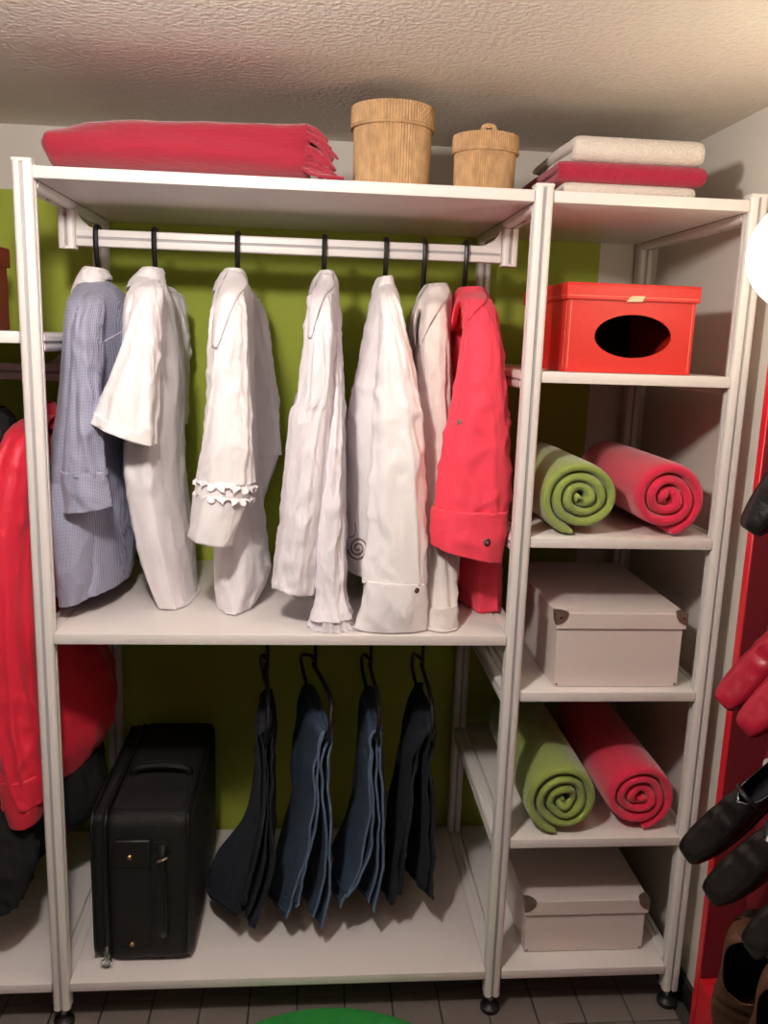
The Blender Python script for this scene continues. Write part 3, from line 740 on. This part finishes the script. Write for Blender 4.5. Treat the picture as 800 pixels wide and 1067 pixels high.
# towels: a folded sheet swept along y
def fold_sweep(path, th, x0, x1, seed, m, name, parent):
    """path: yz points of the sheet's centre line, swept along x with rounded ends"""
    P = [Vector((0, p[0], p[1])) for p in path]; rows = []; prof_ = []
    for k in range(20):
        a = 2*PI*k/20; ca, sa = math.cos(a), math.sin(a)
        prof_.append((math.copysign(abs(ca)**.12, ca), math.copysign(abs(sa)**.6, sa)))
    for i, p in enumerate(P):
        tg = (P[min(i+1, len(P)-1)]-P[max(i-1, 0)]).normalized(); nr = Vector((0, -tg.z, tg.y))
        e = .55 if i in (0, len(P)-1) else 1
        ring = []
        for a, b in prof_:
            x = (x0+x1)/2+a*(x1-x0)/2+.004*noise.noise(Vector((i*.12+seed, a*2, 0)))
            d = th/2*b*e*(1-.10*noise.noise(Vector((i*.2, x*8, seed))))
            ring.append(p+nr*d+Vector((x, 0, 0)))
        rows.append(ring)
    return MB().grid(rows, True, True, True).build(name, m, parent, ang=75)
def towel(label, m, x0, x1, y0, y1, z0, z1, layers, seed, cat='towel'):
    t = thing('towel', label, cat, ((x0+x1)/2, (y0+y1)/2, z0), 'folded towels on the top board')
    th = (z1-z0)/layers; path = []
    for L in range(layers):
        zc = z0+th*(L+.5); pts = [y0+th*.95+(y1-y0-th*1.9)*k/16 for k in range(17)]
        if L % 2 == 0: pts = pts[::-1]
        for k, y in enumerate(pts): path.append((y, zc+.001*math.sin(y*25+seed)))
        if L < layers-1:
            ye = pts[-1]; s_ = -1 if L % 2 == 0 else 1
            for k in range(1, 8):
                q = -PI/2+PI*k/8; path.append((ye+s_*th*.5*math.cos(q), zc+th*.5+th*.5*math.sin(q)))
    # wedge profile along x comes from the noise in fold_sweep
    fold_sweep(path, th*1.0, x0, x1, seed, m, 'folded_cloth', t)
    return t
towel('white terry towel at the bottom of the folded stack', 'towelw', 1.000, 1.264, .035, .38, ZT+.001, ZT+.027, 2, 1)
towel('crimson terry towel folded between two white towels', 'towelr', .985, 1.280, .028, .40, ZT+.0275, ZT+.066, 2, 2)
towel('thick white terry towel on top of the crimson towel', 'towelw', 1.014, 1.276, .03, .38, ZT+.0665, ZT+.114, 2, 3)

# ------------------------------------------------------------------ right-hand bay
# red box with oval opening
def red_box():
    x0, x1, y0, y1, z0, h = 1.018, 1.276, .012, .36, Z1+.001, .172
    t = thing('storage_box', 'red storage box with an oval opening in its front', 'box', ((x0+x1)/2, (y0+y1)/2, Z1))
    z1 = z0+h-.004; n = 64; cx, cz = (x0+x1)/2+.006, z0+.072; rx, rz = .078, .042
    mb = MB(); th = .004
    def rect(a):
        dx, dz = math.cos(a), math.sin(a); cxm, czm = (x0+x1)/2, (z0+z1)/2; hx, hz = (x1-x0)/2, (z1-z0)/2
        s = min(hx/abs(dx) if abs(dx) > 1e-9 else 1e9, hz/abs(dz) if abs(dz) > 1e-9 else 1e9); return cxm+dx*s, czm+dz*s
    angs = sorted([2*PI*k/n for k in range(n)]+[math.atan2(sz*(z1-z0), sx*(x1-x0)) % (2*PI) for sx in (1, -1) for sz in (1, -1)])
    o = [rect(a) for a in angs]; e = [(cx+rx*math.cos(a), cz+rz*math.sin(a)) for a in angs]
    mb.grid([[Vector((u, y0, v)) for u, v in o], [Vector((u, y0, v)) for u, v in e], [Vector((u, y0+th, v)) for u, v in e], [Vector((u, y0+th, v)) for u, v in o]], True)
    mb.box(x0, x0+th, y0+th, y1, z0, z1); mb.box(x1-th, x1, y0+th, y1, z0, z1); mb.box(x0+th, x1-th, y1-th, y1, z0, z1); mb.box(x0+th, x1-th, y0+th, y1-th, z0, z0+th)
    b = mb.build('body', 'redcard', t, smooth=False)
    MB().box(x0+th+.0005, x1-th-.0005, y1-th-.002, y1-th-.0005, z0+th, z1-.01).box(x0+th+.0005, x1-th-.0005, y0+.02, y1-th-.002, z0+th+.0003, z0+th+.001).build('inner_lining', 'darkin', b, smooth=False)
    lz = z0+h-.032
    l = MB().box(x0-.006, x1+.006, y0-.006, y1+.006, lz+.026, z0+h, .002, 2).box(x0-.006, x1+.006, y0-.006, y0-.0025, lz, lz+.028, .001, 1).box(x0-.006, x0-.0025, y0-.004, y1+.004, lz, lz+.028, .001, 1).box(x1+.0025, x1+.006, y0-.004, y1+.004, lz, lz+.028, .001, 1).box(x0-.005, x1+.005, y1+.0025, y1+.006, lz, lz+.028, .001, 1).build('lid', 'redcard', t)
    MB().box(x0-.002, x1+.002, y0-.0068, y0-.006, lz+.0065, lz+.0075).build('stitching', 'stitch', l, smooth=False)
    MB().box(x0-.0068, x0-.006, y0, y1, lz+.0065, lz+.0075).build('stitching', 'stitch', l, smooth=False)
    for xx in (x0+.006, x1-.006): MB().box(xx-.0005, xx+.0005, y0-.0008, y0, z0+.006, lz-.003).build('stitching', 'stitch', b, smooth=False)
    MB().box(x0-.0008, x0, y0+.0075, y0+.0085, z0+.006, lz-.003).build('stitching', 'stitch', b, smooth=False)
    MB().add([(cx-.022, y0-.0062, lz-.002), (cx+.010, y0-.0062, lz-.001), (cx+.015, y0-.0072, lz+.010), (cx-.012, y0-.0072, lz+.009),
              (cx-.022, y0-.0085, lz-.002), (cx+.010, y0-.0085, lz-.001), (cx+.015, y0-.0095, lz+.010), (cx-.012, y0-.0095, lz+.009)],
             [(0, 1, 2, 3), (7, 6, 5, 4), (0, 4, 5, 1), (1, 5, 6, 2), (2, 6, 7, 3), (3, 7, 4, 0)]).build('pull_tab', 'ivory', l, smooth=False)
red_box()
# white boxes with metal corners
def white_box(x0, x1, y0, y1, z, h, label):
    t = thing('lidded_box', label, 'box', ((x0+x1)/2, (y0+y1)/2, z), 'white cardboard boxes')
    z0 = z+.001; lh = .034
    b = MB().box(x0, x1, y0, y1, z0, z0+h-.004, .0015, 1).build('body', 'card', t)
    for xx in (x0+.006, x1-.006): MB().tube([(xx, y0-.001, z0+.006), (xx, y0+.001, z0+.006)], .003, 8).build('rivet', 'steel', b)
    l = MB().box(x0-.005, x1+.005, y0-.005, y1+.005, z0+h-.004, z0+h, .001, 1).box(x0-.005, x1+.005, y0-.005, y0-.0015, z0+h-lh, z0+h-.003).box(x0-.005, x1+.005, y1+.0015, y1+.005, z0+h-lh, z0+h-.003)\
        .box(x0-.005, x0-.0015, y0-.002, y1+.002, z0+h-lh, z0+h-.003).box(x1+.0015, x1+.005, y0-.002, y1+.002, z0+h-lh, z0+h-.003).build('lid', 'card', t, smooth=False)
    for sx, xx in ((1, x0-.005), (-1, x1+.005)):
        m = MB(); e = .0012; s = .026
        tri = lambda o, u, v: m.add([o, o+u, o+u*.75+v*.75, o+v], [(0, 1, 2, 3)])
        zc = z0+h+e; o = Vector((xx-sx*e, y0-.005-e, zc))
        ax = Vector((sx*s, 0, 0)); ay = Vector((0, s, 0)); az = Vector((0, 0, -s))
        def patch(o, u, v):
            pts = [o]+[o+u*math.cos(q)+v*math.sin(q) for q in [PI/2*k/8 for k in range(9)]]
            m.add(pts, [tuple(range(len(pts)))])
        patch(o, ax, ay); patch(o, ax, az); patch(o, ay, az)
        k = m.build('metal_corner', 'steel', l, smooth=False, solid=.0012)
        MB().tube([o+Vector((sx*.009, -.002, -.010)), o+Vector((sx*.009, .001, -.010))], .0028, 10).build('rivet', 'chrome', k)
white_box(1.046, 1.319, .012, .43, Z3, .166, 'white lidded cardboard box with metal corners on the middle board under the rolled blankets')
white_box(1.033, 1.314, .040, .45, ZB, .134, 'white lidded cardboard box with metal corners on the lowest board')
# rolled blankets
def roll(cx, cz, rx, rz, y0, y1, m, label, turns, seed, sx=1, z=0):
    t = thing('rolled_blanket', label, 'blanket', (cx, (y0+y1)/2, cz-rz), 'rolled fleece blankets')
    N = int(turns*34); th = 1.0/(turns+.35)*.93
    path = []
    for i in range(N+1):
        a = 2*PI*turns*i/N; rad = .06+(.965-th*.5)*(i/N)
        wob = 1+.07*math.sin(2*a+seed)*(1-i/N)+.12*noise.noise(Vector((a*.55, seed, 0)))*(1-i/N*.85)+.05*noise.noise(Vector((a*1.7, seed, 4)))*(1-i/N)
        q = sx*(a-2*PI*turns)-PI/2-.2*sx
        path.append((cx+rx*rad*wob*math.cos(q), cz+rz*rad*wob*math.sin(q)))
    # sheet sweep with puffy ends
    P = [Vector((p[0], 0, p[1])) for p in path]; rows = []
    tt = th*(rx+rz)/2*1.03
    for i, p in enumerate(P):
        tg = (P[min(i+1, N)]-P[max(i-1, 0)]).normalized(); nr = Vector((-tg.z, 0, tg.x)); e = .5 if i in (0, N) else 1
        ring = []
        ins = .012*(1-i/N)*math.sin(i*.35+seed)
        for k in range(18):
            a = 2*PI*k/18; ca, sa = math.cos(a), math.sin(a)
            pa = math.copysign(abs(ca)**.14, ca); pb = math.copysign(abs(sa)**.7, sa)
            y = (y0+y1)/2+pa*((y1-y0)/2+ins*.6)+.004*noise.noise(Vector((i*.09, seed, a)))
            q = p+nr*(tt/2*pb*e)+Vector((0, y, 0)); q.z = max(q.z, z+.0015)
            ring.append(q)
        rows.append(ring)
    MB().grid(rows, True, True, True).build('rolled_cloth', m, t, ang=75)
    return t
roll(1.072, Z2+.081, .086, .081, -.004, .38, 'rollg', 'rolled green fleece blanket above the upper white lidded box', 3.3, 1, 1, Z2)
roll(1.252, Z2+.083, .082, .083, -.004, .40, 'rollr', 'rolled raspberry red fleece blanket above the upper white lidded box', 2.9, 5, -1, Z2)
roll(1.086, Z4+.085, .088, .085, -.006, .42, 'rollg', 'rolled green fleece blanket above the lowest white lidded box', 3.4, 9, 1, Z4)
roll(1.258, Z4+.083, .084, .083, .006, .44, 'rollr', 'rolled raspberry red fleece blanket above the lowest white lidded box', 3.2, 14, -1, Z4)

# ------------------------------------------------------------------ left bay
t = thing('storage_box', 'brown-red lidded box standing on the short board beside the blue shirt', 'box', (-.2, .2, ZLS))
bxr = W(8, 300, .32).x
MB().box(bxr-.26, bxr-.006, .06, .34, ZLS+.001, ZLS+.172, .002).build('body', 'boxold', t)
MB().box(bxr-.266, bxr, .054, .346, ZLS+.135, ZLS+.176, .002).build('lid', 'boxold', t)
def coat_hanger(label, x, zr, zn):
    t = thing('clothes_hanger', label, 'hanger', (x, YR, zn))
    zt = zr+.0175+.0052
    pts = [(x, YR, zn-.02), (x, YR-.010, zn+.01), (x, YR-.0195, zr-.018)]+[(x, YR-.019*math.cos(q), zt-.012+.0125*math.sin(q)) for q in [PI*k/10 for k in range(11)]]+[(x, YR+.019, zr-.004), (x, YR+.0178, zr-.012)]
    MB().tube(cr_spline(pts, 40), .0042, 8).build('hook', 'black', t)
    sh = [(x, YR-.09, zn-.085), (x, YR-.05, zn-.055), (x, YR, zn-.03), (x, YR+.05, zn-.055), (x, YR+.09, zn-.085)]
    MB().tube(cr_spline(sh, 24), .006, 8).build('shoulder_bar', 'black', t)
xc = W(46, 420, YR).x
coat_hanger('black hanger inside the shoulders of the red coat', xc, 1.405, 1.345)
t = thing('coat', 'long bright red coat hanging behind the post with its sleeve forward', 'coat', (xc, YR, ZB))
YC = .35
cloth('body', [(40, 428, 60, 428, YC-.05, .05), (30, 448, 68, 448, YC-.03, .12), (14, 480, 74, 480, YC, .18), (4, 560, 79, 560, YC, .185), (-4, 620, 82, 620, YC, .185), (-8, 660, 92, 655, YC, .18), (-8, 705, 112, 695, YC, .18), (-2, 760, 117, 740, YC, .17), (8, 805, 100, 778, YC, .16)], 'coatr', t, fold=.07, k=5, ph=2, crinkle=.007, noise_seed=40, top0=.3)
b, sr = cloth('sleeve', [(38, 432, 56, 432, .24, .015), (14, 445, 44, 445, .14, .04), (-2, 480, 38, 480, .09, .05), (-14, 560, 30, 560, .07, .055), (-16, 650, 30, 650, .06, .055), (-10, 740, 38, 740, .055, .052), (0, 800, 44, 800, .05, .05), (8, 836, 44, 830, .05, .05)], 'coatr', t, fold=.07, k=3, ph=1, crinkle=.007, noise_seed=44, top0=.3)
mirrored('sleeve', sr, 'coatr', t, YC-.06)
cloth('cuff', [(0, 806, 47, 800, .05, .053), (8, 838, 46, 832, .05, .053), (14, 853, 43, 850, .05, .05)], 'coatr', t, fold=.05, k=3, ph=1, n=16, solid=.003)
cloth('collar', [(36, 420, 54, 420, YR, .045), (30, 432, 60, 430, YR, .06), (24, 446, 66, 444, YR, .08)], 'coatr', t, fold=.04, k=3, n=12, solid=.003)
xk = W(-12, 420, YR).x
coat_hanger('black hanger inside the shoulders of the black coat', xk, 1.405, 1.35)
t = thing('coat', 'long black coat hanging behind the red coat and reaching near the bottom board', 'coat', (xk, YR, ZB))
cloth('body', [(-22, 425, 2, 425, YR+.02, .05), (-34, 450, 8, 450, YR+.02, .13), (-60, 520, -2, 520, YR+.02, .2), (-80, 650, -18, 650, YR+.02, .2), (-75, 750, -12, 760, YR+.04, .16), (-50, 815, 40, 822, YR+.07, .13), (-35, 860, 62, 862, YR+.07, .12), (-25, 905, 44, 885, YR+.02, .13)], 'coatb', t, zmin=ZB+.02, fold=.06, k=5, ph=4, crinkle=.010, noise_seed=50, top0=.3)
b, sr = cloth('sleeve', [(-18, 430, 0, 430, .24, .015), (-30, 446, 4, 446, .11, .04), (-46, 520, -6, 520, .07, .05), (-60, 650, -22, 650, .06, .055), (-56, 760, -14, 760, .05, .055), (-40, 860, 30, 862, .05, .045), (-26, 905, 38, 895, .05, .05), (-12, 946, 22, 936, .05, .05)], 'coatb', t, fold=.07, k=3, ph=3, crinkle=.010, noise_seed=54, top0=.3)
cloth('coat_skirt', [(58, 760, 98, 752, .33, .08), (52, 790, 104, 785, .33, .09), (45, 825, 107, 832, .33, .10), (40, 868, 74, 856, .33, .09)], 'coatb', t, fold=.08, k=4, ph=3, crinkle=.006, noise_seed=57)

# ------------------------------------------------------------------ red shoe cabinet and shoes
CX = 1.33
pA, pB = at(762, 720, 0, CX), at(718, 1020, 0, CX)
CY = (pA.y+pB.y)/2-.004; CZ = at(727, 1017, 0, CX).z; CYN = -1.25; CT = 1.50
cab = thing('shoe_cabinet', 'shallow open red shoe cabinet on the white wall', 'cabinet', ((CX+XR)/2, (CY+CYN)/2, 0))
def cbox(name, *a, m='cabr'): return MB().box(*a, .0015, 1).build(name, m, cab)
cbox('side_panel', CX, XR-.001, CY-.02, CY, 0, CT)
cbox('side_panel', CX, XR-.001, CYN, CYN+.02, 0, CT)
cbox('top_panel', CX, XR-.001, CYN+.0205, CY-.0205, CT-.02, CT)
cbox('plinth', CX, CX+.02, CYN+.0205, CY-.0205, 0, CZ)
cbox('bottom_panel', CX+.0205, XR-.014, CYN+.0205, CY-.0205, CZ-.02, CZ)
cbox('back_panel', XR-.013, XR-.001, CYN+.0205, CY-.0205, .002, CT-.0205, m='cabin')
cbox('lining', CX+.002, XR-.0135, CY-.0225, CY-.0203, CZ+.0005, CT-.0205, m='cabin')  # thin sheet that makes the far side panel's inner face darker red
def peg(x, y, z):
    MB().tube([(XR-.0125, y, z), (x+.02, y, z), (x+.006, y, z), (x+.005, y, z), (x, y, z)], [.008, .008, .008, .017, .015], 20).build('peg', 'peg', cab)
def shoe_mesh():
    st = [(0, .022, .022, .070), (.012, .030, .015, .078), (.04, .034, .014, .080), (.08, .034, .012, .076), (.115, .037, .006, .068), (.15, .042, .002, .056), (.19, .044, .001, .044), (.225, .041, .001, .036), (.25, .034, .002, .031), (.262, .027, .004, .026), (.266, .021, .007, .020)]
    return st
def shoe(name, label, cat, toe, d, upv, m, group, boot=False, L=.266, strap=False, heel=.03, wide=1.0, lin='lining', tall=1.0):
    """toe: world place of the toe tip; d: direction heel -> toe; upv: rough up of the shoe"""
    d = Vector(d).normalized(); u = Vector(upv); u = (u-d*u.dot(d)).normalized(); s = u.cross(d)
    k = L/.266; o = Vector(toe)-d*L
    t = thing(name, label, cat, tuple(o), group)
    P = lambda x, y, z: o+d*(x*k)+s*(y*k*wide)+u*(z*k*tall)
    rows = cr_spline(shoe_mesh(), 60); n = 44; rg = []
    for x, hw, z0, z1 in rows:
        ring = []
        op = 1.0*math.sqrt(max(0, 1-((x-.062)/.060)**2)) if .002 < x < .122 else 0
        for j in range(n+1):
            th = PI/2+op+(2*PI-2*op)*j/n; cs, sn = math.cos(th), math.sin(th)
            yy = hw*math.copysign(abs(cs)**.75, cs); hz = (z1-z0)/2
            zz = (z0+z1)/2+hz*math.copysign(abs(sn)**(.6 if sn < 0 else .95), sn)
            wr = .0022*math.sin(x*190+yy*20)*math.exp(-((x-.155)/.035)**2)
            zz += .0015*noise.noise(Vector((x*45, yy*45, zz*45)))+(wr if sn > 0 else 0)
            ring.append(P(x, yy, zz))
        rg.append(ring)
    upper = MB().grid(rg, False).build('upper', m, t, ang=75, solid=.002, weld=.0002)
    MB().add(rg[-1], [tuple(range(n))]).build('toe_cap', m, t, smooth=False)
    MB().add(rg[0], [tuple(range(n))]).build('heel_counter', m, t, smooth=False)
    li = MB(); rr_ = []
    for i in range(2, 33):
        ring = []
        for j in range(13):
            q = PI+PI*j/12; x, hw, z0, z1 = rows[i]
            ring.append(P(x, hw*.86*math.cos(q), z0+.004+(z1-z0)*.72*(1+math.sin(q))))
        rr_.append(ring)
    li.grid(rr_, False).build('lining', lin, t, ang=80)
    so = MB(); sr_ = []
    for x, hw, z0, z1 in rows:
        sr_.append([P(x, a*hw*.96, z0+b) for a, b in ((-1, .004), (1, .004), (1, -.003), (-1, -.003))])
    so.grid(sr_, True, True, True).build('sole', 'blackrub' if m != 'leathern' else 'leathern', t, ang=50)
    hb = MB(); hr = []
    for zz, sc_ in ((.012, 1), (.012-heel, .86)):
        hr.append([P(.032+.030*sc_*math.cos(q), .029*sc_*math.sin(q), zz) for q in [2*PI*j/20 for j in range(20)]])
    hb.grid(hr, True, True, True).build('heel', 'blackrub', t, ang=50)
    if strap:
        pts = []
        for j in range(17):
            q = PI*j/16; pts.append(P(.112, .039*math.cos(q), .034+.045*math.sin(q)))
        MB().tube(pts, .0045, 6).build('strap', 'blackrub', t)
        pts = [P(.004, 0, .075), P(-.012, 0, .10), P(-.006, .0, .115)]
    return t
# toes point out of the cabinet and downward
def toe_at(px, py, x): return at(px, py, 0, x)
shB = [((716, 893), 1.19), ((741, 936), 1.185)]
for i, (q, x) in enumerate(shB):
    shoe('shoe', ['black square-toed strapped shoe whose toe reaches past the cabinet edge over the white wall', 'black square-toed strapped shoe hanging just above the brown shoes'][i], 'shoe', toe_at(*q, x), (-.66, .12, -.72), (-.62, -.50, .62), 'leatherb', 'shoes in the red cabinet', strap=True, wide=.68, tall=.82)
shR = [((754, 735), 1.215), ((777, 762), 1.215)]
for i, (q, x) in enumerate(shR):
    shoe('shoe', ['red leather shoe with black strap touching the cabinet edge', 'red leather shoe hanging lower than its strapped partner'][i], 'shoe', toe_at(*q, x), (-.62, .10, -.76), (-.62, -.50, .62), 'leatherr', 'shoes in the red cabinet', strap=(i == 0), L=.25, wide=.7, tall=.82)
shoe('shoe', 'black leather shoe hanging above the red shoes', 'shoe', toe_at(783, 555, 1.235), (-.5, .1, -.86), (-.7, -.5, .5), 'leatherb', 'shoes in the red cabinet', wide=.68, tall=.82)
shoe('shoe', 'black glossy shoe hanging in front of the brown shoes', 'shoe', toe_at(782, 990, 1.20), (-.66, .10, -.72), (-.62, -.50, .62), 'leatherb', 'shoes in the red cabinet', wide=.68, tall=.82)
for i, (q, x) in enumerate([((772, 1085), 1.27), ((806, 1135), 1.27)]):
    shoe('shoe', ['brown suede shoe with wide dark opening beside the red plinth', 'brown suede shoe tucked under the glossy black toe'][i], 'shoe', toe_at(*q, x), (.05, .10, -1), (-.62, -.78, .1), 'leathern', 'shoes in the red cabinet', wide=1.15)
pg = at(799, 800, 0, 1.335); peg(1.335, pg.y, pg.z)
pg2 = at(812, 655, 0, 1.335); peg(1.335, pg2.y, pg2.z)

# ------------------------------------------------------------------ rug
rm = MB(); RX, RY, RR = .577, -.352, .358
rm.lathe([(RR-.006, .0005), (RR, .006), (RR-.002, .013), (RR-.010, .0165), (RR*.7, .017), (RR*.3, .017), (.005, .017)], RX, RY, 96)
tag(rm.build('rug', 'rug', ang=60, off=Vector((RX, RY, 0)), loc=(RX, RY, 0)), 'round bright green pile rug lying on the grey floor tiles', 'rug')
